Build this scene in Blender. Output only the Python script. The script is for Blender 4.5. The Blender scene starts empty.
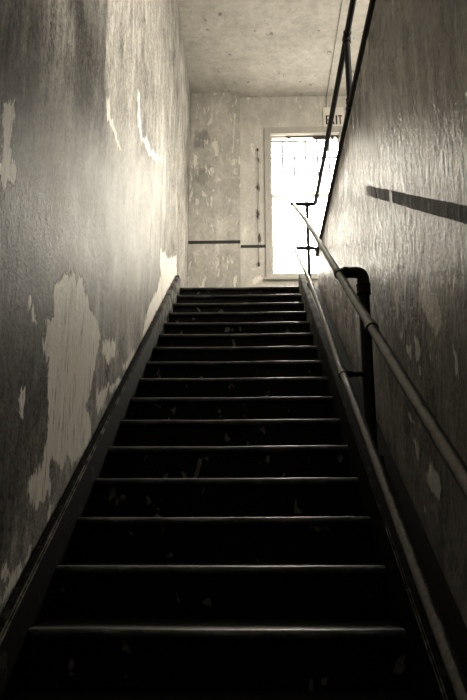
import bpy, bmesh, math, random
import numpy as np
from mathutils import Vector, Matrix
random.seed(7); rng = np.random.default_rng(7)
C = bpy.context.scene.collection

# ------------------------------------------------------------------ dimensions (metres)
EYE = 1.851                       # eye height of the photographer above the lower floor
GO, RI = 0.27389, 0.17678         # going and rise of one step
Y0, Z0 = 2.28536, 1.5911          # nosing of step 0
NLO, NHI = -8, 15                 # first step, landing
def ny(i): return Y0 + GO*i
def nz(i): return Z0 + RI*i
def line_z(y): return Z0 + (y-Y0)/GO*RI
LAND = nz(NHI); YL = ny(NHI)
XL, XR = -0.699, 0.460            # tread ends
WL, WR = -0.740, 0.648            # stairwell wall faces
WRT = 0.115                       # thickness of the low wall
YP, YB = 7.582, 7.690             # pier face, back wall face
CEIL = 7.272
XH = 2.95                         # far side of the upper hall
YF = -1.15                        # wall behind the photographer

# outlines of peeled paint and stains on the walls, (along, up) in metres relative to the eye
PEEL_LEFT = [
    [(2.579,1.023),(2.696,1.076),(2.834,1.098),(2.942,1.075),(3.006,1.032),(3.117,1.043),(3.210,1.004),(3.263,0.938),(3.201,0.839),(3.149,0.760),(3.142,0.694),(3.100,0.634),(3.040,0.573),(3.123,0.538),(3.172,0.471),(3.102,0.400),(3.011,0.353),(2.928,0.298),(2.864,0.303),(2.786,0.338),(2.758,0.281),(2.642,0.269),(2.582,0.303),(2.556,0.261),(2.568,0.183),(2.499,0.131),(2.377,0.116),(2.320,0.157),(2.324,0.210),(2.437,0.249),(2.458,0.298),(2.497,0.362),(2.480,0.428),(2.455,0.503),(2.445,0.571),(2.445,0.632),(2.391,0.628),(2.362,0.690),(2.377,0.766),(2.451,0.811),(2.462,0.857),(2.436,0.902),(2.474,0.960)],
    [(3.320,0.968),(3.612,1.052),(3.629,0.981),(3.512,0.905),(3.479,0.868),(3.404,0.892),(3.311,0.895)],
    [(3.236,0.688),(3.499,0.778),(3.454,0.678),(3.309,0.583),(3.242,0.610)],
    [(2.179,0.798),(2.224,0.785),(2.255,0.737),(2.232,0.706),(2.181,0.722)],
    [(2.173,0.481),(2.206,0.480),(2.217,0.392),(2.175,0.385)],
    [(2.603,0.127),(2.656,0.120),(2.594,0.078),(2.550,0.086)],
    [(2.146,-0.061),(2.206,-0.070),(2.214,-0.102),(2.158,-0.110)],
    [(2.407,-0.007),(2.342,-0.091),(2.225,-0.150),(2.143,-0.197),(2.135,-0.166),(2.191,-0.109),(2.306,-0.057)],
    [(5.252,2.287),(5.786,2.441),(6.415,2.734),(6.452,2.547),(5.769,2.125),(5.197,1.756),(4.689,1.424),(4.521,1.277),(4.502,1.367),(4.705,1.591),(4.891,1.759),(5.166,1.903),(5.329,2.081),(5.239,2.187)],
    [(4.119,1.130),(4.377,1.200),(3.968,0.956),(3.845,0.958)],
    [(3.703,0.862),(3.862,0.883),(3.578,0.746),(3.504,0.759)],
    [(1.795,1.269),(1.892,1.345),(1.898,1.242),(1.890,1.192),(1.886,1.130),(1.959,1.128),(1.965,1.101),(1.905,1.053),(1.865,0.989)],
    [(3.972,2.889),(4.018,2.922),(4.187,2.657),(4.278,2.681),(4.177,2.618),(4.025,2.650)],
    [(3.105,2.198),(3.181,2.251),(3.221,2.175),(3.337,2.186),(3.546,2.169),(3.502,2.128),(3.277,2.134),(3.146,2.112)],
    [(4.258,2.685),(4.433,2.812),(4.587,2.802),(5.107,3.038),(5.287,3.124),(4.879,2.873),(4.456,2.705)],
    [(5.470,2.378),(5.676,2.407),(5.649,2.236),(5.338,1.927),(5.097,1.841),(5.327,2.109)],
]
PEEL_RIGHT = [
    [(2.985,1.168),(2.927,1.145),(2.875,1.052),(2.933,1.026),(2.929,0.998),(2.975,0.934),(3.018,0.961),(2.998,1.022),(3.049,1.074),(3.066,1.129)],
    [(2.526,1.011),(2.447,0.968),(2.421,0.912),(2.339,0.838),(2.287,0.757),(2.313,0.694),(2.364,0.694),(2.412,0.735),(2.477,0.799),(2.550,0.857),(2.581,0.914),(2.546,0.948)],
    [(2.946,0.886),(2.903,0.866),(2.907,0.835),(2.949,0.855)],
    [(2.696,0.786),(2.630,0.755),(2.623,0.684),(2.686,0.701)],
    [(2.803,0.783),(2.764,0.770),(2.763,0.721),(2.806,0.739)],
    [(2.107,0.615),(2.082,0.606),(2.087,0.589),(2.115,0.600)],
    [(2.941,0.877),(2.890,0.856),(2.897,0.834),(2.933,0.844)],
    [(2.680,0.777),(2.622,0.738),(2.613,0.692),(2.664,0.678),(2.715,0.697),(2.686,0.728)],
    [(2.855,0.792),(2.806,0.778),(2.757,0.719),(2.798,0.718)],
    [(2.482,0.698),(2.441,0.702),(2.448,0.676)],
    [(2.483,0.657),(2.445,0.647),(2.453,0.624),(2.485,0.635)],
    [(2.402,0.636),(2.358,0.634),(2.355,0.608),(2.385,0.607)],
    [(2.186,0.605),(2.167,0.564),(2.151,0.516),(2.167,0.484),(2.191,0.508),(2.184,0.559)],
    [(2.657,0.654),(2.619,0.645),(2.641,0.618),(2.669,0.630)],
    [(2.898,0.516),(2.842,0.495),(2.805,0.456),(2.865,0.471)],
    [(2.745,0.446),(2.691,0.442),(2.668,0.402),(2.700,0.412)],
    [(2.845,0.407),(2.798,0.400),(2.744,0.345),(2.773,0.295),(2.806,0.342)],
    [(2.609,0.288),(2.575,0.264),(2.490,0.227),(2.466,0.188),(2.496,0.125),(2.534,0.146),(2.585,0.168),(2.636,0.201),(2.687,0.240),(2.622,0.244)],
    [(2.909,0.233),(2.858,0.208),(2.890,0.183)],
    [(2.731,0.168),(2.714,0.127),(2.701,0.096),(2.750,0.108)],
    [(2.431,0.734),(2.343,0.708),(2.324,0.684),(2.383,0.700)],
    [(2.278,0.464),(2.245,0.464),(2.259,0.451)],
    [(2.216,0.455),(2.172,0.446),(2.199,0.440)],
    [(1.965,1.342),(1.941,1.315),(1.947,1.293),(1.979,1.319)],
    [(2.008,1.291),(1.981,1.269),(1.978,1.215),(2.004,1.216),(2.014,1.259)],
    [(1.985,1.169),(1.955,1.131),(1.983,1.093),(2.031,1.104),(2.026,1.142)],
]
HOLE_RIGHT = [
    [(1.931,1.349),(1.906,1.326),(1.917,1.310),(1.951,1.325),(1.965,1.343)],
]
PEEL_BACK = [
    [(-0.443,4.786),(-0.406,4.806),(-0.379,4.618),(-0.386,4.514),(-0.430,4.536),(-0.461,4.681)],
    [(-0.201,5.141),(-0.171,5.119),(-0.183,4.865),(-0.202,4.656),(-0.220,4.615),(-0.220,4.908)],
    [(-0.009,4.757),(0.039,4.777),(0.065,4.693),(0.085,4.547),(0.020,4.611)],
    [(-0.538,5.020),(-0.482,5.104),(-0.470,4.997),(-0.518,4.913)],
    [(-0.700,4.582),(-0.644,4.519),(-0.642,4.416),(-0.698,4.417)],
    [(-0.231,4.491),(-0.172,4.482),(-0.180,4.388),(-0.224,4.401)],
    [(-0.673,3.972),(-0.615,3.971),(-0.607,3.871),(-0.672,3.872)],
    [(0.024,2.997),(0.112,3.014),(0.163,2.920),(0.006,2.903)],
    [(-0.344,3.227),(-0.309,3.189),(-0.337,3.170)],
]
STAIN_BACK = [
    [(-0.686,4.916),(-0.537,4.892),(-0.517,4.766),(-0.609,4.684),(-0.690,4.686)],
    [(-0.660,4.355),(-0.495,4.393),(-0.429,4.331),(-0.476,4.230),(-0.603,4.191),(-0.670,4.253)],
    [(0.071,4.201),(0.111,4.180),(0.102,4.060),(0.066,4.100)],
    [(0.068,3.861),(0.103,3.801),(0.091,3.704),(0.063,3.743)],
    [(0.083,3.567),(0.118,3.509),(0.109,3.393),(0.085,3.413)],
    [(0.056,4.548),(0.122,4.526),(0.120,4.403),(0.099,4.465)],
]
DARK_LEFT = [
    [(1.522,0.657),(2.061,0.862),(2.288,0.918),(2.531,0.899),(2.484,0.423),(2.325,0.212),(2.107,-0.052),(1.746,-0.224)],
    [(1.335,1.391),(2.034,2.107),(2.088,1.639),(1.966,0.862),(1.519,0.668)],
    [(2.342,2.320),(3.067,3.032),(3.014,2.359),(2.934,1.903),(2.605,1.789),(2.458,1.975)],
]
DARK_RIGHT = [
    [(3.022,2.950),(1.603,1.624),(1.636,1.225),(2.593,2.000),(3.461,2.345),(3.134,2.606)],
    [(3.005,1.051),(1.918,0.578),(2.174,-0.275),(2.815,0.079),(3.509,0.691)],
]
ROUND_BACK = [
    [(-0.681,4.882),(-0.533,4.858),(-0.513,4.732),(-0.604,4.651),(-0.686,4.652)],
    [(-0.655,4.324),(-0.492,4.362),(-0.426,4.300),(-0.472,4.200),(-0.599,4.162),(-0.665,4.223)],
]
CRACK_BACK = [
    [(0.071,4.230),(0.111,4.209),(0.103,4.088),(0.067,4.129)],
    [(0.068,3.888),(0.104,3.828),(0.092,3.730),(0.063,3.770)],
    [(0.083,3.592),(0.118,3.533),(0.110,3.417),(0.085,3.437)],
    [(0.056,4.580),(0.123,4.558),(0.121,4.434),(0.100,4.496)],
]
ADDED_WIN = [(1.4, 3.9, LAND+.7, LAND+2.7), (5.5, 6.8, LAND+.7, LAND+2.5)]
ADDED_LAB = ['added unseen hall window over the middle of the stairs', 'added unseen hall window to the right of the landing']
LOWPTS = [(6.414,2.80),(5.4,2.185),(4.87,1.875),(4.27,1.485),(3.9,1.237),(3.5,.955),(3.25,.775),(3.19,.748),(2.95,.598),(2.54,.331),(2.0,-.03)]
LOWREL = .41; LOWC = (.427, 3.21, .758+EYE)
SKY = 20.0; GROUND = .35; SUN = (.22, .82, .53); GLOW = 3.0; GLOWR = 19; EXPO = 0.25

# ------------------------------------------------------------------ materials
TINT = (1.0, 0.957, 0.88)
def tint(g): return (g*TINT[0], g*TINT[1], g*TINT[2], 1)

class NT:
    def __init__(s, name):
        s.m = bpy.data.materials.new(name); s.m.use_nodes = True
        s.t = s.m.node_tree; s.n = s.t.nodes; s.l = s.t.links
        s.n.clear()
        s.out = s.n.new('ShaderNodeOutputMaterial')
        s.b = s.n.new('ShaderNodeBsdfPrincipled'); s.l.new(s.b.outputs[0], s.out.inputs[0])
        s.pos = s.n.new('ShaderNodeNewGeometry').outputs['Position']
    def link(s, a, b): s.l.new(a, b)
    def val(s, sock, v):
        if isinstance(v, (int, float, tuple)): sock.default_value = v
        else: s.l.new(v, sock)
    def math(s, op, a, b=0.0, c=None, clamp=False):
        n = s.n.new('ShaderNodeMath'); n.operation = op; n.use_clamp = clamp
        s.val(n.inputs[0], a); s.val(n.inputs[1], b)
        if c is not None: s.val(n.inputs[2], c)
        return n.outputs[0]
    def noise(s, scale, detail=4, rough=.55, vec=None, stretch=None, off=(0,0,0), dist=0):
        mp = s.n.new('ShaderNodeMapping'); s.l.new(vec or s.pos, mp.inputs[0])
        st = stretch or (1,1,1)
        mp.inputs['Scale'].default_value = st; mp.inputs['Location'].default_value = off
        n = s.n.new('ShaderNodeTexNoise'); s.l.new(mp.outputs[0], n.inputs['Vector'])
        n.inputs['Scale'].default_value = scale; n.inputs['Detail'].default_value = detail
        n.inputs['Roughness'].default_value = rough; n.inputs['Distortion'].default_value = dist
        return n.outputs[0]
    def voro(s, scale, off=(0,0,0), feature='F1'):
        mp = s.n.new('ShaderNodeMapping'); s.l.new(s.pos, mp.inputs[0]); mp.inputs['Location'].default_value = off
        n = s.n.new('ShaderNodeTexVoronoi'); s.l.new(mp.outputs[0], n.inputs['Vector']); n.feature = feature
        n.inputs['Scale'].default_value = scale
        return n.outputs
    def ramp(s, f, a, b, lo=0.0, hi=1.0):
        n = s.n.new('ShaderNodeMapRange'); n.interpolation_type = 'SMOOTHSTEP'
        s.val(n.inputs[0], f); n.inputs[1].default_value = a; n.inputs[2].default_value = b
        s.val(n.inputs[3], lo); s.val(n.inputs[4], hi)
        return n.outputs[0]
    def mix(s, f, a, b):
        n = s.n.new('ShaderNodeMix'); n.data_type = 'RGBA'
        s.val(n.inputs[0], f); s.val(n.inputs[6], a); s.val(n.inputs[7], b)
        return n.outputs[2]
    def grey(s, v):
        "scalar value -> warm toned colour"
        c = s.n.new('ShaderNodeCombineColor')
        for k in range(3): s.l.new(s.math('MULTIPLY', v, TINT[k]), c.inputs[k])
        return c.outputs[0]
    def attr(s, name):
        n = s.n.new('ShaderNodeAttribute'); n.attribute_name = name; return n.outputs['Fac']
    def sep(s):
        n = s.n.new('ShaderNodeSeparateXYZ'); s.l.new(s.pos, n.inputs[0]); return n.outputs
    def bump(s, h, strength, dist=.01, prev=None):
        n = s.n.new('ShaderNodeBump'); s.l.new(h, n.inputs['Height'])
        n.inputs['Strength'].default_value = strength; n.inputs['Distance'].default_value = dist
        if prev is not None: s.l.new(prev, n.inputs['Normal'])
        return n.outputs[0]
    def done(s, col, rough=.8, normal=None, metal=0.0, spec=.5):
        s.val(s.b.inputs['Base Color'], col); s.val(s.b.inputs['Roughness'], rough)
        s.b.inputs['Metallic'].default_value = metal; s.val(s.b.inputs['Specular IOR Level'], spec)
        if normal is not None: s.l.new(normal, s.b.inputs['Normal'])
        return s.m

def plaster(name, base, peel, axis, var=.16, flakes=.70, flake_amt=1.0, rough_bump=.5, stripe=False, stain=.55, streak=.14, far_rough=False, soft=0.0, edge=.05, grit=.42, relief=.012, ragged=.20, spec=.12, camp=.9, gloss=.75):
    s = NT(name)
    st = (6, 6, .8)
    mott = s.noise(1.1, 6, .62); mott2 = s.noise(4.2, 5, .6, off=(5,2,1))
    strk = s.noise(1.6, 6, .65, stretch=st, off=(3,1,7), dist=.25)
    fine = s.noise(42, 4, .7, stretch=(1,1,.7)); grain = s.noise(110, 2, .7)
    v = s.math('ADD', base, s.math('MULTIPLY', s.math('SUBTRACT', mott, .5), var*1.5))
    v = s.math('ADD', v, s.math('MULTIPLY', s.math('SUBTRACT', mott2, .5), var))
    v = s.math('ADD', v, s.math('MULTIPLY', s.math('SUBTRACT', strk, .5), streak*2.2))
    v = s.math('ADD', v, s.math('MULTIPLY', s.math('SUBTRACT', fine, .5), grit))
    v = s.math('ADD', v, s.math('MULTIPLY', s.math('SUBTRACT', grain, .5), grit*.8))
    # rubbed paler areas in vertical wipes
    wipe = s.ramp(s.noise(.9, 7, .7, stretch=(4, 4, .9), off=(1,9,4), dist=.4), .52, .70)
    v = s.math('ADD', v, s.math('MULTIPLY', wipe, var*.6))
    cloud = s.ramp(s.noise(5.5, 8, .75, stretch=(1.8,1.8,.8), off=(3,8,1), dist=.6), .44, .64)
    v = s.math('ADD', v, s.math('MULTIPLY', s.math('SUBTRACT', cloud, .4), var*.4))
    # dark pits and scratches
    pit = s.ramp(s.noise(22, 4, .6, stretch=(1.6,1.6,.7), off=(8,3,2)), .71, .76)
    v = s.math('MULTIPLY', v, s.math('SUBTRACT', 1.0, s.math('MULTIPLY', pit, .45)))
    # peeled paint: drawn outlines, roughened, plus loose small flakes
    e1 = s.math('ADD', s.math('MULTIPLY', s.math('SUBTRACT', s.noise(19, 7, .75, stretch=(1.3,1.3,.55)), .5), ragged), s.math('MULTIPLY', s.math('SUBTRACT', s.noise(7, 3, .6, stretch=(1,1,.7), off=(9,9,9)), .5), edge))
    sd = s.math('ADD', s.attr('peel'), e1)
    m1 = s.ramp(sd, .000, .004)
    fl = s.noise(7.5, 7, .62, stretch=(1.7,1.7,.55) if axis != 'z' else (1,1,1), off=(2,4,6), dist=.5)
    m2 = s.math('MULTIPLY', s.ramp(fl, flakes, flakes+.012), flake_amt)
    mask = s.math('MAXIMUM', m1, m2)
    inner = s.math('ADD', peel, s.math('MULTIPLY', s.math('SUBTRACT', s.noise(3.2, 7, .7, stretch=(9,9,1), off=(4,4,4)), .5), .55))
    scr = s.ramp(s.noise(8, 5, .7, stretch=(7,7,.7), off=(1,2,3)),   .57, .63)
    inner = s.math('MULTIPLY', inner, s.math('SUBTRACT', 1.0, s.math('MULTIPLY', scr, .6)))
    inner = s.math('ADD', inner, s.math('MULTIPLY', s.math('SUBTRACT', fine, .5), .14))
    v2 = s.n.new('ShaderNodeMix'); s.val(v2.inputs[0], mask); s.val(v2.inputs[2], v); s.val(v2.inputs[3], inner); v = v2.outputs[0]
    # stained / broken-out spots
    sd2 = s.math('ADD', s.attr('stain'), e1)
    m3 = s.math('MULTIPLY', s.ramp(sd2, -.004, .012), stain)
    if soft:
        # an older, darker coat that survives in broad patches with ragged edges
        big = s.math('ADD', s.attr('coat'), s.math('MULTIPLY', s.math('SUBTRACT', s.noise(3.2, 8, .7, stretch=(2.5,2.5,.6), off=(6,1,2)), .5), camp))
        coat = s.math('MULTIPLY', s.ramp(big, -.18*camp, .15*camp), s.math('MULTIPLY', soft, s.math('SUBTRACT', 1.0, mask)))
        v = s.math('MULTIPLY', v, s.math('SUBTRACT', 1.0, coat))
    v = s.math('MULTIPLY', v, s.math('SUBTRACT', 1.0, m3))
    matt = s.math('MULTIPLY', mask, .0)
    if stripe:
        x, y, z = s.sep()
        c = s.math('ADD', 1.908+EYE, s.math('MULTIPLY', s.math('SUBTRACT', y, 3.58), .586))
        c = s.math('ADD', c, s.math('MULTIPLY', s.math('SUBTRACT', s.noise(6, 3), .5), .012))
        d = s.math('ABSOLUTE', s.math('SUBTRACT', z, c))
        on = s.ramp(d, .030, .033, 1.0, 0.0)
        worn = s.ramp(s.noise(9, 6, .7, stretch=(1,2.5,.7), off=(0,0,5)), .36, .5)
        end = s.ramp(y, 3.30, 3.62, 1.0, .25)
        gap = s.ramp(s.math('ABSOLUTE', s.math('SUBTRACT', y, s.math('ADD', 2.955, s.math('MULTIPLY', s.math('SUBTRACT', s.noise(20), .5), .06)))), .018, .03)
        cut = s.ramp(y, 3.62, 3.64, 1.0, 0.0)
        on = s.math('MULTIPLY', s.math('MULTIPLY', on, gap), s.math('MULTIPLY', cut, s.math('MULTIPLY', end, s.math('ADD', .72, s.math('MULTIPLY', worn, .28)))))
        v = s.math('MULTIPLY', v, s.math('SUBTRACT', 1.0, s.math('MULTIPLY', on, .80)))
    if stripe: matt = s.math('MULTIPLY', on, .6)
    if far_rough:
        # blistered, flaking paint towards the landing, paler to paint in the window's glow
        x, y, z = s.sep()
        bl = s.noise(6.5, 8, .70, stretch=(2.6,2.6,.5), off=(7,3,2), dist=1.0)
        fz = s.ramp(y, 2.6, 4.2)
        v = s.math('ADD', v, s.math('MULTIPLY', fz, s.math('SUBTRACT', s.math('MULTIPLY', s.ramp(bl, .50, .53), .30), .06)))
        v = s.math('MULTIPLY', v, s.math('SUBTRACT', 1.0, s.math('MULTIPLY', fz, s.math('MULTIPLY', s.ramp(s.math('ABSOLUTE', s.math('SUBTRACT', bl, .495)), .006, .014, 1.0, 0.0), .55))))  # undercut shade painted dark along the flake edges
    v = s.math('MAXIMUM', v, .015); v = s.math('MINIMUM', v, .86)
    # relief
    h = s.math('ADD', s.math('MULTIPLY', fine, .22), s.math('MULTIPLY', grain, .10))
    h = s.math('ADD', h, s.math('MULTIPLY', strk, .12))
    h = s.math('SUBTRACT', h, s.math('MULTIPLY', mask, .35))
    h = s.math('SUBTRACT', h, s.math('MULTIPLY', m3, .2))
    if far_rough:
        x, y, z = s.sep()
        blis = s.ramp(s.noise(13, 6, .62, stretch=(1.5,1.5,.6), off=(7,7,7), dist=.8), .40, .62)
        h = s.math('ADD', h, s.math('MULTIPLY', blis, s.ramp(y, 2.2, 3.8, .15, 1.8)))
    nb = s.bump(h, rough_bump, relief)
    return s.done(s.grey(v), s.math('ADD', s.math('ADD', gloss-.1, s.math('MULTIPLY', mott2, .2)), s.math('MULTIPLY', matt, .5), clamp=True), nb, spec=s.math('MULTIPLY', spec, s.math('SUBTRACT', 1.0, s.math('MULTIPLY', matt, .85))))

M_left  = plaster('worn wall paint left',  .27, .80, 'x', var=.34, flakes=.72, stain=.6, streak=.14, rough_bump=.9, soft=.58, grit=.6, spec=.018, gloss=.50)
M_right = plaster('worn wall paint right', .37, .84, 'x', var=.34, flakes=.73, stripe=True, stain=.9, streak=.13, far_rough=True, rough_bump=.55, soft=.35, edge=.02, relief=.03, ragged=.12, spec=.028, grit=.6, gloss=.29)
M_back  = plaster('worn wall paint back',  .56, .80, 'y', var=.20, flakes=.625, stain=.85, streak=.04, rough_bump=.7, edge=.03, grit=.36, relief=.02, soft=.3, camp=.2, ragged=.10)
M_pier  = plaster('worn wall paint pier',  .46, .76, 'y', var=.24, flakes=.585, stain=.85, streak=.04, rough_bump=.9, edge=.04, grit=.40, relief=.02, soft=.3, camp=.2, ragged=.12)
M_hall  = plaster('hall wall paint', .50, .7, 'x', var=.1, flakes=.78)

def ceiling_mat():
    s = NT('stained ceiling plaster')
    v = s.math('ADD', .50, s.math('MULTIPLY', s.math('SUBTRACT', s.noise(2.2, 7, .65), .5), .42))
    v = s.math('ADD', v, s.math('MULTIPLY', s.math('SUBTRACT', s.noise(11, 5, .65, off=(3,3,3)), .5), .36))
    v = s.math('ADD', v, s.math('MULTIPLY', s.math('SUBTRACT', s.noise(60, 3, .6), .5), .24))
    sp = s.ramp(s.noise(13, 4, .55, off=(2,7,1), stretch=(1,.7,1)), .66, .69)
    v = s.math('MULTIPLY', v, s.math('SUBTRACT', 1.0, s.math('MULTIPLY', sp, .5)))
    h = s.math('ADD', s.noise(7, 6, .6), s.math('MULTIPLY', s.noise(60, 3), .3))
    return s.done(s.grey(v), .85, s.bump(h, .35, .012), spec=.25)
M_ceil = ceiling_mat()

def simple(name, g, rough=.7, var=.25, scale=8, spec=.5, metal=0.0, bump=.15):
    s = NT(name)
    v = s.math('MULTIPLY', g, s.math('ADD', 1-var, s.math('MULTIPLY', s.noise(scale, 5, .65), 2*var)))
    return s.done(s.grey(v), rough, s.bump(s.noise(scale*6, 3), bump, .004), metal=metal, spec=spec)

def chipped(name, g, chip, thr=.69, scale=9, rough=.45, spec=.4, stretch=(1,1,1), chip2=None, thr2=.6):
    "dark paint with chipped paler spots"
    s = NT(name)
    v = s.math('MULTIPLY', g, s.math('ADD', .5, s.noise(6, 5, .65)))
    n = s.noise(scale, 2.5, .5, stretch=stretch, off=(3.3,1.7,9.1), dist=.3)
    m = s.ramp(n, thr, thr+.025)
    mm = s.math('MULTIPLY', m, s.math('ADD', .35, s.noise(30, 3)))
    mx = s.n.new('ShaderNodeMix'); s.val(mx.inputs[0], mm); s.val(mx.inputs[2], v); mx.inputs[3].default_value = chip
    h = s.math('SUBTRACT', s.math('MULTIPLY', s.noise(45, 3), .35), s.math('MULTIPLY', m, .5))
    r = s.math('ADD', rough-.1, s.math('MULTIPLY', s.noise(14, 4), .25))
    return s.done(s.grey(mx.outputs[0]), r, s.bump(h, .35, .006), spec=spec)

def tread_mat():
    "black stair paint, worn through along the rounded nosing (attribute 'edge' = distance behind the nosing)"
    s = NT('worn black stair paint')
    e = s.attr('edge')
    n = s.noise(7, 5, .65, stretch=(1,2,2)); n2 = s.noise(38, 4, .6)
    v = s.math('MULTIPLY', .009, s.math('ADD', .5, n))
    w = s.math('ADD', e, s.math('MULTIPLY', s.math('SUBTRACT', n, .5), .03))
    w = s.math('ADD', w, s.math('MULTIPLY', s.math('SUBTRACT', n2, .5), .012))
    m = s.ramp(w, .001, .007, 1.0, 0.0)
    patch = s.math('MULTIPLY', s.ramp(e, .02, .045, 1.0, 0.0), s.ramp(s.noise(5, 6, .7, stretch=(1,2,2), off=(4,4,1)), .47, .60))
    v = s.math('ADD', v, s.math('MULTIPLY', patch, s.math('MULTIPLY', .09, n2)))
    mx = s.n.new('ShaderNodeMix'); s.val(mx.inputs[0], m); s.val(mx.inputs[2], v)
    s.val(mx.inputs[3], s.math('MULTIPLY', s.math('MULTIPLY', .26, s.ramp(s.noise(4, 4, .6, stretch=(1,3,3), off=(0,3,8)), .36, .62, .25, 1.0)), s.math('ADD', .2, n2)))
    r = s.math('ADD', .30, s.math('MULTIPLY', n2, .25))
    return s.done(s.grey(mx.outputs[0]), r, s.bump(s.noise(30, 4), .25, .005), spec=.4)
M_tread = tread_mat()
M_riser = chipped('chipped black riser paint', .004, .16, thr=.655, scale=14, stretch=(1,1,.75), rough=.6, spec=.10)
def skirt_mat(name, xe, rel):
    "black skirting paint, rubbed to a pale line along its upper inner edge"
    s = NT(name); x, y, z = s.sep()
    d = s.math('SUBTRACT', z, s.math('ADD', s.math('MULTIPLY', s.math('SUBTRACT', y, Y0), RI/GO), Z0+rel))   # below the top edge: negative
    near = s.math('ADD', s.math('ABSOLUTE', s.math('SUBTRACT', x, xe)), s.math('MULTIPLY', s.math('ABSOLUTE', d), .8))
    n = s.noise(11, 6, .7); n2 = s.noise(50, 3, .7)
    near = s.math('ADD', near, s.math('MULTIPLY', s.math('SUBTRACT', n, .5), .022))
    line = s.ramp(near, .010, .017, 1.0, 0.0)
    chip = s.math('MULTIPLY', s.ramp(s.noise(14, 4, .6, off=(2,5,2), stretch=(2,.8,.8)), .62, .65), .55)
    top = s.math('MULTIPLY', s.ramp(d, -.012, -.002), s.ramp(n, .50, .62))
    v = s.math('MULTIPLY', .007, s.math('ADD', .5, n))
    v = s.math('ADD', v, s.math('MULTIPLY', line, s.math('MULTIPLY', n2, .5)))
    v = s.math('ADD', v, s.math('MULTIPLY', top, s.math('MULTIPLY', n2, .10)))
    v = s.math('ADD', v, s.math('MULTIPLY', chip, s.math('MULTIPLY', n2, .10)))
    v = s.math('ADD', v, s.math('MULTIPLY', s.ramp(y, 4.2, 6.3), s.math('MULTIPLY', s.ramp(n, .40, .60), .20)))  # paler in patches towards the landing
    return s.done(s.grey(v), s.math('ADD', .6, s.math('MULTIPLY', n2, .25)), s.bump(n2, .25, .005), spec=.04)
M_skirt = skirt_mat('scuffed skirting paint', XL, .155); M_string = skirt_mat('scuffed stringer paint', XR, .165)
M_trough = simple('black painted board', .006, .7, spec=.15)
M_floor = simple('old brown floorboards', .10, .5, .3, 3)

def rail_mat():
    "iron pipe, hand-worn above; top-left highlight and dark underside are painted in"
    s = NT('worn highlit iron pipe')
    g = s.n.new('ShaderNodeNewGeometry'); sp = s.n.new('ShaderNodeSeparateXYZ'); s.l.new(g.outputs['True Normal'], sp.inputs[0])
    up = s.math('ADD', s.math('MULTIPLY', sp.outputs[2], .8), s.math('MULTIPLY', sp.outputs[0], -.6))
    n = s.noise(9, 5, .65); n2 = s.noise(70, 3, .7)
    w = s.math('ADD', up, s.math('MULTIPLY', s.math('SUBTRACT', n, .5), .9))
    m = s.ramp(w, .48, .80)  # wear plus painted highlight on faces turned up and left
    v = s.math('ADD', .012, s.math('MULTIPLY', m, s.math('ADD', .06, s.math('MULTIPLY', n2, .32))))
    return s.done(s.grey(v), s.math('ADD', .32, s.math('MULTIPLY', n2, .25)), s.bump(n2, .25, .003), spec=.12)
M_rail = rail_mat()
M_iron = simple('black painted iron', .008, .6, .35, 20, spec=.14, bump=.3)
M_casing = simple('painted window casing', .44, .6, .3, 9)
M_stripe = simple('dark painted line', .02, .6, .3, 20)
M_sign = simple('off white sign face', .78, .5, .12, 25)
M_letter = simple('black sign lettering', .008, .5, .1, 10)
M_cord = simple('dusty dark cord', .05, .8)
M_cable = simple('grey painted cable', .20, .7)
M_cloth = simple('dark torn cloth', .05, .9, .3, 40)

def pane_mat(name, haze):  # translucent haze stands in for the glow that pales the bars
    s = NT(name); s.n.remove(s.b)
    tr = s.n.new('ShaderNodeBsdfTransparent'); tr.inputs[0].default_value = (1, .985, .95, 1)
    tl = s.n.new('ShaderNodeBsdfTranslucent'); tl.inputs[0].default_value = (.92, .90, .85, 1)
    gl = s.n.new('ShaderNodeBsdfGlossy'); gl.inputs['Roughness'].default_value = .12
    mx = s.n.new('ShaderNodeMixShader'); mg = s.n.new('ShaderNodeMixShader'); mg.inputs[0].default_value = .04
    f = s.math('MULTIPLY', haze, s.math('ADD', .8, s.math('MULTIPLY', s.noise(14, 5, .6), .4)), clamp=True)
    s.l.new(f, mx.inputs[0]); s.l.new(tr.outputs[0], mx.inputs[1]); s.l.new(tl.outputs[0], mx.inputs[2])
    s.l.new(mx.outputs[0], mg.inputs[1]); s.l.new(gl.outputs[0], mg.inputs[2]); s.l.new(mg.outputs[0], s.out.inputs[0])
    return s.m
M_pane_up = pane_mat('hazed glass', .022)
M_pane_low = pane_mat('heavily hazed glass', .05)

# ------------------------------------------------------------------ helpers
def tag(o, label=None, cat=None, group=None, kind=None):
    if label: o['label'] = label
    if cat: o['category'] = cat
    if group: o['group'] = group
    if kind: o['kind'] = kind
    return o
def empty(name, loc):
    o = bpy.data.objects.new(name, None); C.objects.link(o); o.location = loc; o.empty_display_size = .1; return o
def link(name, bm, mat, parent=None, smooth=False, angle=None):
    me = bpy.data.meshes.new(name); bmesh.ops.recalc_face_normals(bm, faces=bm.faces)
    bm.to_mesh(me); bm.free(); me.materials.append(mat)
    if smooth:
        for p in me.polygons: p.use_smooth = True
        if angle is not None:
            me.set_sharp_from_angle(angle=math.radians(angle))
    o = bpy.data.objects.new(name, me); C.objects.link(o)
    if parent is not None:
        o.parent = parent
        base = Vector((0,0,0)); p = parent
        while p is not None: base += p.location; p = p.parent
        me.transform(Matrix.Translation(-base))
    return o
def box(bm, x0, x1, y0, y1, z0, z1, bev=0.0):
    r = bmesh.ops.create_cube(bm, size=1.0)
    vs = r['verts']
    for v in vs:
        v.co = Vector((x0 if v.co.x < 0 else x1, y0 if v.co.y < 0 else y1, z0 if v.co.z < 0 else z1))
    if bev > 0:
        es = list({e for v in vs for e in v.link_edges})
        bmesh.ops.bevel(bm, geom=es, offset=bev, segments=2, affect='EDGES', profile=.7)
    return vs
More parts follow.
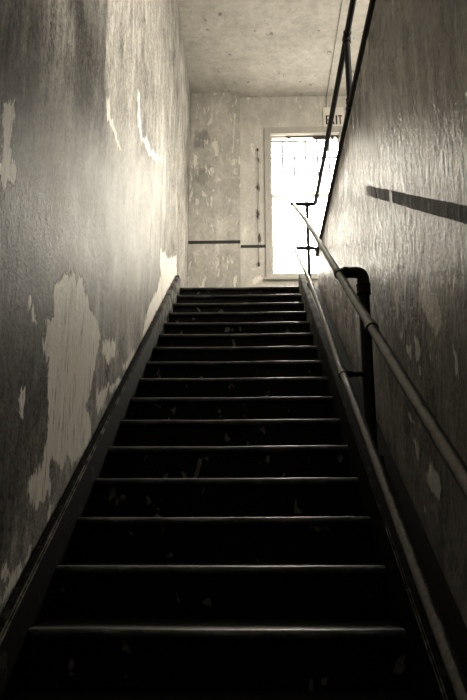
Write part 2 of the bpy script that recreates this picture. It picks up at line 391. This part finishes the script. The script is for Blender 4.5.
def prism_x(bm, prof, x0, x1):
    "extrude a (y, z) outline along x"
    a = [bm.verts.new((x0, y, z)) for y, z in prof]; b = [bm.verts.new((x1, y, z)) for y, z in prof]
    n = len(prof)
    bm.faces.new(a); bm.faces.new(list(reversed(b)))
    for k in range(n): bm.faces.new((a[k], a[(k+1) % n], b[(k+1) % n], b[k]))
def prism_y(bm, prof, y0, y1):
    "extrude an (x, z) outline along y"
    a = [bm.verts.new((x, y0, z)) for x, z in prof]; b = [bm.verts.new((x, y1, z)) for x, z in prof]
    n = len(prof)
    bm.faces.new(a); bm.faces.new(list(reversed(b)))
    for k in range(n): bm.faces.new((a[k], a[(k+1) % n], b[(k+1) % n], b[k]))
def tube(bm, pts, r, seg=16, cap=True):
    pts = [Vector(p) for p in pts]; rings = []
    rr = r if isinstance(r, (list, tuple)) else [r]*len(pts)
    prev = None
    for i, p in enumerate(pts):
        if i == 0: t = pts[1]-pts[0]
        elif i == len(pts)-1: t = pts[-1]-pts[-2]
        else: t = (pts[i]-pts[i-1]).normalized() + (pts[i+1]-pts[i]).normalized()
        t.normalize()
        if prev is None:
            a = Vector((0,0,1)) if abs(t.z) < .9 else Vector((1,0,0))
            u = t.cross(a).normalized()
        else:
            u = (prev - t*prev.dot(t)).normalized()
        prev = u; w = t.cross(u)
        rings.append([bm.verts.new(p + (u*math.cos(2*math.pi*k/seg) + w*math.sin(2*math.pi*k/seg))*rr[i]) for k in range(seg)])
    for a, b in zip(rings, rings[1:]):
        for k in range(seg): bm.faces.new((a[k], a[(k+1) % seg], b[(k+1) % seg], b[k]))
    if cap:
        bm.faces.new(list(reversed(rings[0]))); bm.faces.new(rings[-1])
def bend(p0, p1, p2, r, n=8):
    "rounded corner points at p1"
    p0, p1, p2 = Vector(p0), Vector(p1), Vector(p2)
    a = p1 + (p0-p1).normalized()*r; b = p1 + (p2-p1).normalized()*r
    return [(a*(1-t)**2 + p1*2*t*(1-t) + b*t**2) for t in [k/n for k in range(n+1)]]
def collar(bm, p, d, r, half):
    p = Vector(p); d = Vector(d).normalized()
    tube(bm, [p-d*half, p-d*half*.8, p-d*half*.55, p+d*half*.55, p+d*half*.8, p+d*half], [r*.86, r, r*.94, r*.94, r, r*.86], 20)

def sdf(U, V, polys):
    "signed distance (inside positive) to a set of outlines"
    best = np.full(U.shape, -0.5)
    for P in polys:
        P = np.array(P); Q = np.roll(P, -1, 0)
        d = np.full(U.shape, 9.0); ins = np.zeros(U.shape, bool)
        for (a, b), (c, e) in zip(P, Q):
            dx, dy = c-a, e-b; L2 = dx*dx+dy*dy+1e-12
            t = np.clip(((U-a)*dx+(V-b)*dy)/L2, 0, 1)
            d = np.minimum(d, np.hypot(U-a-t*dx, V-b-t*dy))
            cond = ((b > V) != (e > V)) & (U < (c-a)*(V-b)/((e-b) if abs(e-b) > 1e-9 else 1e-9)+a)
            ins ^= cond
        best = np.maximum(best, np.where(ins, d, -d))
    return best
def spaced(a, b, step, fine=None, fstep=None, must=()):
    out = list(np.linspace(a, b, max(2, int((b-a)/step)+1)))
    if fine:
        out = [x for x in out if not fine[0] < x < fine[1]] + list(np.arange(fine[0], fine[1]+1e-6, fstep))
    out = [x for x in out if all(abs(x-m) > 1e-3 for m in must)] + list(must)
    return np.array(sorted(set(round(float(x), 5) for x in out)))
def wall(name, us, vs, to3, mat, peel=(), stain=(), coat=(), hole=None, thick=.12, wob=0.0):
    """a wall face as a fine grid: u, v in metres; carries the outlines of its peeled and stained spots"""
    U, V = np.meshgrid(us, vs, indexing='ij'); nu, nv = U.shape
    co = np.array([to3(a, b) for a, b in zip(U.ravel(), V.ravel())])
    i, j = np.meshgrid(np.arange(nu-1), np.arange(nv-1), indexing='ij'); i = i.ravel(); j = j.ravel()
    f = np.stack([i*nv+j, (i+1)*nv+j, (i+1)*nv+j+1, i*nv+j+1], 1)
    if hole is not None:
        cu = (us[i]+us[i+1])/2; cv = (vs[j]+vs[j+1])/2
        keep = ~((cu > hole[0]) & (cu < hole[1]) & (cv > hole[2]) & (cv < hole[3])); f = f[keep]
    me = bpy.data.meshes.new(name); me.from_pydata(co.tolist(), [], f.tolist()); me.update()
    for nm, ps in (('peel', peel), ('stain', stain), ('coat', coat)):
        at = me.attributes.new(nm, 'FLOAT', 'POINT'); at.data.foreach_set('value', sdf(U, V, ps).ravel().astype(np.float32))
    me.materials.append(mat)
    o = bpy.data.objects.new(name, me); C.objects.link(o); tag(o, kind='structure')
    m = o.modifiers.new('thickness', 'SOLIDIFY'); m.thickness = thick; m.offset = -1
    return o
def up(ps): return [[(a, b+EYE) for a, b in p] for p in ps]

# ------------------------------------------------------------------ the setting
wl = wall('wall_left', spaced(YF, YB+.1, .08, (1.0, 7.69), .02), spaced(0, CEIL, .08, (1.2, 7.2), .02),
     lambda u, v: (WL, u, v), M_left, up(PEEL_LEFT), (), up(DARK_LEFT))
tag(wl, 'tall left stairwell wall with grey paint peeling in patches', 'wall')
# low wall between the stair and the upper hall; its top is a parapet above the hall floor
PAR = LAND + .275
YE = YL + .02
wr = wall('wall_right', spaced(YE, YF, .08) if False else spaced(YF, YE, .08, (1.3, YE), .02), spaced(0, PAR, .08, (1.6, PAR), .02),
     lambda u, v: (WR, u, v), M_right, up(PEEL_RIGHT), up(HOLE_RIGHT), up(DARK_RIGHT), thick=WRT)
wr.data.flip_normals()
tag(wr, 'right stairwell wall, darker, with a sloping painted stripe', 'wall')
# back wall with window opening
WX0, WX1, WZ0, WZ1 = .246, 1.112, 3.018+EYE, 4.888+EYE
wb = wall('wall_back', spaced(-.125, XH, .06, (-.12, .24), .02, (WX0, WX1)), spaced(0, CEIL, .08, (LAND, CEIL), .03, (WZ0, WZ1)),
     lambda u, v: (u, YB, v), M_back, up(PEEL_BACK), up(CRACK_BACK), (), hole=(WX0, WX1, WZ0, WZ1), thick=.14)
tag(wb, 'back wall of the landing around the bright window', 'wall')
bm = bmesh.new(); bm.free()
wp = wall('wall_pier', spaced(WL, -.125, .02), spaced(0, CEIL, .08, (LAND, CEIL), .02),
     lambda u, v: (u, YP, v), M_pier, up(PEEL_BACK), (), up(ROUND_BACK), thick=YB-YP+.1)
tag(wp, 'shallow pier at the left end of the back wall', 'wall')

def slab(name, x0, x1, y0, y1, z0, z1, mat, label=None, cat=None):
    bm = bmesh.new(); box(bm, x0, x1, y0, y1, z0, z1); o = link(name, bm, mat); tag(o, label, cat, kind='structure'); return o
slab('ceiling', WL-.12, XH+.12, YF-.12, YB+.14, CEIL, CEIL+.12, M_ceil, 'stained plaster ceiling over the stairwell and landing', 'ceiling')
slab('floor', WL-.12, WR+WRT, YF-.12, ny(NLO)+.4, -.12, 0, M_floor, 'lower floor at the foot of the stairs', 'floor')
slab('floor_landing', WL, XH, YL+.04, YB, LAND-.18, LAND-.001, M_floor, 'landing floor at the top of the stairs', 'floor')
slab('floor_hall', WR+WRT, XH, YF, YL+.04, LAND-.18, LAND-.001, M_floor, 'upper hall floor beyond the low wall', 'floor')
slab('wall_front', WL-.12, XH+.12, YF-.12, YF, 0, CEIL, M_hall, 'wall behind the viewer', 'wall')
# hall side wall; its unseen windows are added to light hall and stairwell
bm = bmesh.new(); ye = YF-.12
for (HY0, HY1, HZ0, HZ1) in ADDED_WIN:
    box(bm, XH, XH+.12, ye, HY0, LAND-.18, CEIL); ye = HY1
    box(bm, XH, XH+.12, HY0, HY1, LAND-.18, HZ0); box(bm, XH, XH+.12, HY0, HY1, HZ1, CEIL)
box(bm, XH, XH+.12, ye, YB+.14, LAND-.18, CEIL)
tag(link('wall_hall', bm, M_hall), 'far side wall of the upper hall', 'wall', kind='structure')
for k, (HY0, HY1, HZ0, HZ1) in enumerate(ADDED_WIN):
    w2 = empty('window_%d' % (k+2), (XH+.06, (HY0+HY1)/2, HZ0)); tag(w2, ADDED_LAB[k], 'window', kind='structure')  # added unseen window, put in for its daylight
    bm = bmesh.new(); t = .05
    box(bm, XH-.01, XH+.13, HY0, HY0+t, HZ0, HZ1); box(bm, XH-.01, XH+.13, HY1-t, HY1, HZ0, HZ1)
    box(bm, XH-.01, XH+.13, HY0+t, HY1-t, HZ0, HZ0+t); box(bm, XH-.01, XH+.13, HY0+t, HY1-t, HZ1-t, HZ1)
    box(bm, XH+.02, XH+.08, HY0+t, HY1-t, (HZ0+HZ1)/2-.02, (HZ0+HZ1)/2+.02)
    link('frame', bm, M_casing, w2)
    bm = bmesh.new(); box(bm, XH+.045, XH+.049, HY0+t, HY1-t, HZ0+t, HZ1-t); link('pane', bm, M_pane_up, w2)

# dark dado lines
bm = bmesh.new(); box(bm, WL+.001, -.126, YP-.006, YP+.002, 3.374+EYE, 3.412+EYE)
tag(link('trim_1', bm, M_stripe), 'dark dado line across the pier', 'trim', kind='structure')
bm = bmesh.new(); box(bm, -.124, .172, YB-.006, YB+.002, 3.364+EYE, 3.398+EYE)
tag(link('trim_2', bm, M_stripe), 'dark dado line from the pier to the window casing', 'trim', kind='structure')

# the window
w1 = empty('window_1', ((WX0+WX1)/2, YB, WZ0)); tag(w1, 'tall bright window with a pale casing at the head of the stairs', 'window', kind='structure')
CX0, CX1, CZ0, CZ1 = .174, 1.184, 2.945+EYE, 4.975+EYE
bm = bmesh.new()
box(bm, CX0, WX0, YB-.014, YB+.0, CZ0+.02, CZ1, .004); box(bm, WX1, CX1, YB-.014, YB+.0, CZ0+.02, CZ1, .004)
box(bm, WX0, WX1, YB-.014, YB+.0, WZ1, CZ1, .004)
link('casing', bm, M_casing, w1)
bm = bmesh.new(); box(bm, CX0-.02, CX1+.02, YB-.05, YB+.0, CZ0, CZ0+.03, .006); box(bm, CX0, CX1, YB-.016, YB, CZ0+.03, WZ0, .003)
link('sill', bm, M_casing, w1)
bm = bmesh.new(); j = .006
box(bm, WX0, WX0+j, YB, YB+.14, WZ0, WZ1); box(bm, WX1-j, WX1, YB, YB+.14, WZ0, WZ1)
box(bm, WX0+j, WX1-j, YB, YB+.14, WZ0, WZ0+j); box(bm, WX0+j, WX1-j, YB, YB+.14, WZ1-j, WZ1)
link('jamb', bm, M_casing, w1)
MEET = 4.06+EYE; sw = .014
def sash(name, z0, z1, y, mat):
    a, b = WX0+j, WX1-j
    bm = bmesh.new()
    box(bm, a, a+sw, y, y+.035, z0, z1); box(bm, b-sw, b, y, y+.035, z0, z1)
    box(bm, a+sw, b-sw, y, y+.035, z0, z0+sw); box(bm, a+sw, b-sw, y, y+.035, z1-sw, z1)
    s = link(name, bm, M_casing, w1)
    bm = bmesh.new(); box(bm, a+sw, b-sw, y+.015, y+.019, z0+sw, z1-sw); link('pane', bm, mat, s)
sash('upper_sash', MEET-.012, WZ1-j, YB+.045, M_pane_up)
sash('lower_sash', WZ0+j, MEET+.012, YB+.008, M_pane_low)

# ------------------------------------------------------------------ grille outside the window
YG = YB+.24; kk = YG/YB
g = empty('window_grille', (.68, YG, 4.3*kk+EYE)); tag(g, 'thin metal bar grille outside the upper half of the bright window', 'grille')
top = 4.905*kk+EYE; bot = 4.30*kk+EYE
for px in (.252, .395, .538, .681, .824, .967, 1.11):
    bm = bmesh.new(); x = px*kk
    tube(bm, [(x, YG, bot), (x, YG, top)] , .015, 8)
    link('upright_bar', bm, M_iron, g, True, 40)
for pz in (4.79, 4.56):
    bm = bmesh.new(); z = pz*kk+EYE
    tube(bm, [(.20*kk, YG+.014, z), (1.16*kk, YG+.024, z)], .013, 8); link('cross_bar', bm, M_iron, g, True, 40)
for x in (.2, 1.16):
    bm = bmesh.new(); tube(bm, [(x*kk, YG+.014, 4.56*kk+EYE), (x*kk, YB+.10, 4.56*kk+EYE)], .008, 8); link('wall_stay', bm, M_iron, g, True, 40)

# dark torn scraps hanging at the window head
bm = bmesh.new(); yc = YB+.04
def scrap(x0, x1, zt, drop, n):
    top_, bot_ = [], []
    for k in range(n+1):
        x = x0+(x1-x0)*k/n; d = drop*(.55+.45*random.random())*(0.5 if k in (0, n) else 1)
        top_.append((x, zt)); bot_.append((x, zt-d))
    prism_y(bm, top_+bot_[::-1], yc-.002, yc+.002)
zt = WZ1-j-.001
scrap(.78, .96, zt, .075, 9)
scrap(.46, .50, zt, .05, 3); scrap(1.0, 1.04, zt, .07, 3); scrap(1.07, 1.095, zt, .05, 3)
box(bm, .44, 1.097, yc-.004, yc+.004, zt-.016, zt)
tag(link('torn_blind', bm, M_cloth), 'dark ragged remains of a blind at the window head', 'blind')

# ------------------------------------------------------------------ EXIT sign
sg = empty('exit_sign', (1.04, YB, 4.985+EYE)); tag(sg, 'small white sign reading EXIT above the window behind the rail', 'sign')
SX0, SX1, SZ0, SZ1 = .914, 1.170, 4.980+EYE, 5.250+EYE
bm = bmesh.new(); box(bm, SX0, SX1, YB-.012, YB, SZ0, SZ1, .003); link('sign_board', bm, M_sign, sg)
bm = bmesh.new(); b0, b1 = YB-.0145, YB-.0115
lz0, lz1 = 5.005+EYE, 5.133+EYE; tk = .018; lw = .040; xs = [.944, 1.000, 1.068, 1.098]
def bar(x0, z0, x1, z1):
    d = Vector((x1-x0, 0, z1-z0)); n = Vector((-d.z, 0, d.x)).normalized()*tk/2
    prism_y(bm, [(x0+n.x, z0+n.z), (x0-n.x, z0-n.z), (x1-n.x, z1-n.z), (x1+n.x, z1+n.z)], b0, b1)
x = xs[0]
box(bm, x, x+tk, b0, b1, lz0, lz1)
for z in (lz0, (lz0+lz1)/2-tk/2, lz1-tk): box(bm, x+tk, x+lw-(.008 if 0 < z-lz0 < .08 else 0), b0, b1, z, z+tk)
x = xs[1]
bar(x+.004, lz0, x+.046, lz1); bar(x+.046, lz0, x+.004, lz1)
x = xs[2]; box(bm, x, x+tk, b0, b1, lz0, lz1)
x = xs[3]; box(bm, x, x+.048, b0, b1, lz1-tk, lz1); box(bm, x+.0165, x+.0315, b0, b1, lz0, lz1-tk)
link('lettering', bm, M_letter, sg)

# thin cable on the ceiling and cord on the back wall
bm = bmesh.new(); r = .0045
tube(bm, [(.968, -.9, CEIL-r), (.970, 3, CEIL-r), (.966, 6, CEIL-r)] + bend((.966, 6, CEIL-r), (.966, YB-r, CEIL-r), (.966, YB-r, 6.5), .02) + [(.955, YB-r, SZ1+.0)], r, 8)
tag(link('electrical_cable', bm, M_cable, None, True), 'thin cable running along the ceiling down to the EXIT sign', 'cable')
hc = empty('hanging_cord', (.088, YB-.006, 3.13+EYE)); tag(hc, 'thin dark cord hanging down the back wall left of the window', 'cord')
bm = bmesh.new(); cp = []
for k in range(16):
    t = k/15; cp.append((.090+.004*math.sin(7*t)-.004*t, YB-.012-.002*math.sin(11*t), 4.66+EYE-(4.66-3.17)*t))
tube(bm, cp, .0028, 8); link('cord', bm, M_cord, hc, True)
bm = bmesh.new(); e = cp[-1]
tube(bm, [(e[0], e[1], e[2]+.01), (e[0], e[1], e[2]), (e[0]+.002, e[1], e[2]-.03), (e[0]+.004, e[1], e[2]-.05)], [.004, .011, .011, .004], 10); link('cord_pull', bm, M_cord, hc, True)
bm = bmesh.new(); box(bm, .080, .100, YB-.016, YB+.001, 4.655+EYE, 4.685+EYE, .003); link('cord_hook', bm, M_iron, hc)

# ------------------------------------------------------------------ staircase
st = empty('staircase', (0, ny(NLO), 0)); tag(st, 'steep black painted wooden stairs climbing to the bright landing', 'staircase')
TH = .034
def tread(i):
    x0, x1 = XL, XR; y0 = ny(i); z = nz(i)
    y1 = y0 + GO + .028 if i < NHI else YL + .10
    prof = [(y1, z), (y0+.030, z)]
    r = TH/2
    for k in range(9):
        a = math.pi/2 + math.pi*k/8
        prof.append((y0+r+r*math.cos(a)*1.0, z-r+r*math.sin(a)))
    prof += [(y0+.030, z-TH), (y1, z-TH)]
    bm = bmesh.new(); n = 26; rings = []
    ph = random.random()*9; amp = .0022
    for s_ in range(n+1):
        x = x0 + (x1-x0)*s_/n
        w = math.sin(x*5+ph)*.5 + math.sin(x*13+ph*2)*.3 + random.uniform(-.35, .35)
        worn = -.004*math.exp(-((x+.1)/.28)**2)
        ring = []
        for (y, zz) in prof:
            f = max(0, 1-(y-y0)/.05)
            ring.append(bm.verts.new((x, y + f*(amp*w*.8 - worn*.5), zz + (f*(amp*w + worn) if zz > z-r else 0))))
        rings.append(ring)
    m = len(prof)
    for a, b in zip(rings, rings[1:]):
        for k in range(m): bm.faces.new((a[k], a[(k+1) % m], b[(k+1) % m], b[k]))
    bm.faces.new(rings[0]); bm.faces.new(list(reversed(rings[-1])))
    o = link('tread', bm, M_tread, st, True, 50)
    me = o.data; at = me.attributes.new('edge', 'FLOAT', 'POINT')
    base = st.location
    # distance from the rounded front edge, with bare patches of its own on each step
    off = random.uniform(-.002, .003)
    vals = [math.hypot(v.co.y+base.y-y0-.004, v.co.z+base.z-z+.006) + off + .02*max(0, abs(v.co.x+.12)/.58-.8) for v in me.vertices]
    at.data.foreach_set('value', vals)
for i in range(NLO, NHI+1):
    tread(i)
    bm = bmesh.new(); zb = nz(i-1) if i > NLO else 0.0
    box(bm, XL, XR, ny(i)+.026, ny(i)+.046, zb, nz(i)-TH); link('riser', bm, M_riser, st)
def sloped(bm, x0, x1, ya, yb, rel0, rel1, ztop=None):
    "board following the stair slope between two heights above the nosing line"
    prof = [(ya, line_z(ya)+rel0), (yb, line_z(yb)+rel0), (yb, line_z(yb)+rel1), (ya, line_z(ya)+rel1)]
    prism_x(bm, prof, x0, x1)
ya, yb = ny(NLO)-.02, YL
def skirt(name, x0, x1, rel, mat):
    bm = bmesh.new()
    # board outline in (y, z): foot on the floor, sloping top, level return at the landing
    prof = [(ya, 0), (ya+.3, 0), (yb+.05, line_z(yb)-.35), (yb+.05, LAND+.10), (yb-.06, LAND+.10), (ya, line_z(ya)+rel)]
    prism_x(bm, prof, x0, x1)
    for e in list(bm.edges): pass
    es = [e for e in bm.edges if all(v.co.z > line_z(v.co.y)+.02 for v in e.verts)]
    bmesh.ops.bevel(bm, geom=es, offset=.006, segments=2, affect='EDGES')
    return link(name, bm, mat, st)
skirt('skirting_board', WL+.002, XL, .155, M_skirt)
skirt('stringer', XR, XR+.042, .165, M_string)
bm = bmesh.new()
prof = [(ya, 0), (ya+.3, 0), (yb+.05, line_z(yb)-.35), (yb+.05, LAND), (yb, LAND), (ya, line_z(ya)+.0)]
prism_x(bm, prof, XR+.042, WR-.002); link('gutter_board', bm, M_trough, st)

# ------------------------------------------------------------------ pipe handrail
hr = empty('pipe_handrail', (.54, 3.22, line_z(3.22))); tag(hr, 'worn iron pipe handrail along the right wall, turning into the landing guard rail', 'handrail')
XU = .427; RP = .0175
UR = .925
def ur(y): return (XU, y, line_z(y)+UR)
YTOP = YL+.02
pu = (XU, YTOP, LAND+.885)
XG = .646; RG = .0205; ZA, ZBr = LAND+.842, LAND+.312
# upper rail
bm = bmesh.new()
d = Vector(ur(3))-Vector(ur(2)); 
tube(bm, [ur(-.6), ur(3.2), ur(5.0), pu], RP, 20); u_ = link('upper_rail', bm, M_rail, hr, True, 50)
for yc_ in (3.21, 2.40):
    bm = bmesh.new(); collar(bm, ur(yc_), d, RP*1.38, .028); link('coupling', bm, M_iron if yc_ > 3 else M_rail, u_, True, 50)
# lower rail (slightly bent pipe)
LR = [(XU, y_, z_+EYE) for y_, z_ in LOWPTS]
lo = [(XU, -.6, line_z(-.6)+LOWREL)] + LR[::-1]
bm = bmesh.new(); tube(bm, lo, RP*.93, 20); l_ = link('lower_rail', bm, M_rail, hr, True, 60)
bm = bmesh.new(); collar(bm, LOWC, d, RP*1.35, .026); link('coupling', bm, M_rail, l_, True, 50)
# post beside the wall with an elbow into the upper rail
PX, PY = .545, 3.215; zc = ur(PY)[2]
RPOST = .027
bm = bmesh.new(); zb = line_z(PY)+.001
tube(bm, [(PX, PY, zb), (PX, PY, zc-.07)], RPOST, 20); po = link('post', bm, M_iron, hr, True, 50)
bm = bmesh.new(); tube(bm, [(PX, PY, zb), (PX, PY, zb+.03), (PX, PY, zb+.035)], [RPOST*1.9, RPOST*1.9, RPOST*1.3], 20); link('post_flange', bm, M_iron, po, True, 40)
bm = bmesh.new()
pts = [(XU+.012, PY, zc+.004)] + bend((XU, PY, zc+.004), (PX, PY, zc+.004), (PX, PY, zc-.1), .038) + [(PX, PY, zc-.09)]
tube(bm, pts, [.024] + [.029]*(len(pts)-2) + [.031], 20); collar(bm, (PX, PY, zc-.085), (0,0,1), .036, .03); collar(bm, (XU+.035, PY, zc+.004), (1,0,0), .031, .014)
link('elbow', bm, M_iron, hr, True, 50)
bm = bmesh.new(); lc = Vector(LOWC); tube(bm, [(XU+.005, lc.y, lc.z), (PX, PY, lc.z)], .013, 14); collar(bm, (XU+.03, lc.y, lc.z), (1,0,0), .018, .014); link('bracket', bm, M_iron, hr, True, 50)
# newel post at the landing, two cross pipes and the level guard rails over the low wall
NX = .566
bm = bmesh.new(); tube(bm, [(NX, YTOP, LAND), (NX, YTOP, pu[2])], RP, 18); n_ = link('newel_post', bm, M_iron, hr, True, 50)
bm = bmesh.new(); tube(bm, [(NX, YTOP, LAND), (NX, YTOP, LAND+.02), (NX, YTOP, LAND+.024)], [.045, .045, .024], 18); link('post_flange', bm, M_iron, n_, True, 40)
A0 = (XG, YTOP, pu[2]); 
bm = bmesh.new(); pts = [pu] + bend(pu, (XG, YTOP, pu[2]-.01), (XG, YTOP-.4, ZA), .07) + [(XG, 3.9, ZA), (XG, YF+.02, ZA)]
tube(bm, pts, RG, 18); ga = link('guard_rail', bm, M_iron, hr, True, 50)
lt = LR[0]
bm = bmesh.new(); tube(bm, [lt, (NX, YTOP, lt[2]-.005), (XG-.005, YTOP, lt[2]-.01)], RP, 18); link('cross_pipe', bm, M_iron, hr, True, 50)
bm = bmesh.new(); pts = bend((XG, YTOP, lt[2]+.02), (XG, YTOP, ZBr), (XG, YTOP-.4, ZBr), .06) + [(XG, 3.9, ZBr), (XG, YF+.02, ZBr)]
pts = [(XG, YTOP, lt[2]-.0)] + pts
tube(bm, pts, RG, 18); gb = link('guard_rail', bm, M_iron, hr, True, 50)
for gy in (6.394-2.27*1.08, 1.6):
    bm = bmesh.new(); tube(bm, [(XG, gy, PAR), (XG, gy, ZA)], RG, 18); p_ = link('guard_post', bm, M_iron, hr, True, 50)
    for z, dz in ((ZA, -.035), (ZBr, .035)):
        bm = bmesh.new(); collar(bm, (XG, gy, z), (0,1,0), RG*1.35, .045); collar(bm, (XG, gy, z+dz), (0,0,1), RG*1.35, .018); link('tee', bm, M_iron, p_, True, 50)
for x, z in ((pu[0], pu[2]), (NX, pu[2]), (NX, lt[2]-.005)):
    bm = bmesh.new(); collar(bm, (x, YTOP, z), (1,0,0), RP*1.35, .03); link('elbow_fitting', bm, M_iron, hr, True, 50)

# ------------------------------------------------------------------ daylight
w = bpy.data.worlds.new('overcast sky'); bpy.context.scene.world = w; w.use_nodes = True
nt = w.node_tree; nt.nodes.clear()
bg = nt.nodes.new('ShaderNodeBackground'); wo = nt.nodes.new('ShaderNodeOutputWorld'); nt.links.new(bg.outputs[0], wo.inputs[0])
tc = nt.nodes.new('ShaderNodeTexCoord'); sx = nt.nodes.new('ShaderNodeSeparateXYZ'); nt.links.new(tc.outputs['Generated'], sx.inputs[0])
rp_ = nt.nodes.new('ShaderNodeMapRange'); rp_.interpolation_type = 'SMOOTHSTEP'; nt.links.new(sx.outputs[2], rp_.inputs[0])
rp_.inputs[1].default_value = -.12; rp_.inputs[2].default_value = .04; rp_.inputs[3].default_value = GROUND; rp_.inputs[4].default_value = 1.0
# thin cloud is brightest around the hidden sun
vm = nt.nodes.new('ShaderNodeVectorMath'); vm.operation = 'DOT_PRODUCT'; nt.links.new(tc.outputs['Generated'], vm.inputs[0]); vm.inputs[1].default_value = Vector(SUN).normalized()
gr = nt.nodes.new('ShaderNodeMapRange'); gr.interpolation_type = 'SMOOTHERSTEP'; nt.links.new(vm.outputs['Value'], gr.inputs[0])
gr.inputs[1].default_value = math.cos(math.radians(GLOWR)); gr.inputs[2].default_value = 1.0; gr.inputs[3].default_value = 0.0; gr.inputs[4].default_value = GLOW
ad = nt.nodes.new('ShaderNodeMath'); ad.operation = 'MULTIPLY_ADD'; nt.links.new(gr.outputs[0], ad.inputs[0]); ad.inputs[1].default_value = SKY; 
ml = nt.nodes.new('ShaderNodeMath'); ml.operation = 'MULTIPLY'; ml.inputs[1].default_value = SKY; nt.links.new(rp_.outputs[0], ml.inputs[0]); nt.links.new(ml.outputs[0], ad.inputs[2])
nt.links.new(ad.outputs[0], bg.inputs[1])
bg.inputs[0].default_value = (1, .955, .87, 1)
def portal(name, loc, rot, sx, sy):
    L = bpy.data.lights.new(name, 'AREA'); L.shape = 'RECTANGLE'; L.size = sx; L.size_y = sy; L.cycles.is_portal = True
    o = bpy.data.objects.new(name, L); C.objects.link(o); o.location = loc; o.rotation_euler = rot
portal('landing_window_portal', ((WX0+WX1)/2, YB+.135, (WZ0+WZ1)/2), (math.radians(-90), 0, 0), WX1-WX0, WZ1-WZ0)
for (HY0, HY1, HZ0, HZ1) in ADDED_WIN:
    portal('added_window_portal', (XH+.12, (HY0+HY1)/2, (HZ0+HZ1)/2), (0, math.radians(90), 0), HZ1-HZ0, HY1-HY0)

# ------------------------------------------------------------------ camera
P, PS, RO, F = 0.2671628, 0.0274894, -0.00089506, 0.9976150
fw = Vector((-math.sin(PS)*math.cos(P), math.cos(PS)*math.cos(P), math.sin(P)))
rt = Vector((math.cos(PS), math.sin(PS), 0)); uu = rt.cross(fw)
r2 = rt*math.cos(RO)+uu*math.sin(RO); u2 = -rt*math.sin(RO)+uu*math.cos(RO)
cam = bpy.data.cameras.new('camera'); cam.sensor_fit = 'VERTICAL'; cam.sensor_height = 36; cam.lens = 36*F
co = bpy.data.objects.new('camera', cam); C.objects.link(co)
co.matrix_world = Matrix(((r2.x, u2.x, -fw.x, 0), (r2.y, u2.y, -fw.y, 0), (r2.z, u2.z, -fw.z, EYE), (0,0,0,1)))
cam.clip_start = .02
sc = bpy.context.scene; sc.camera = co
vs = sc.view_settings; sc.display_settings.display_device = 'sRGB'; vs.view_transform = 'Standard'; vs.look = 'None'; vs.gamma = 1; vs.use_curve_mapping = False
vs.exposure = EXPO
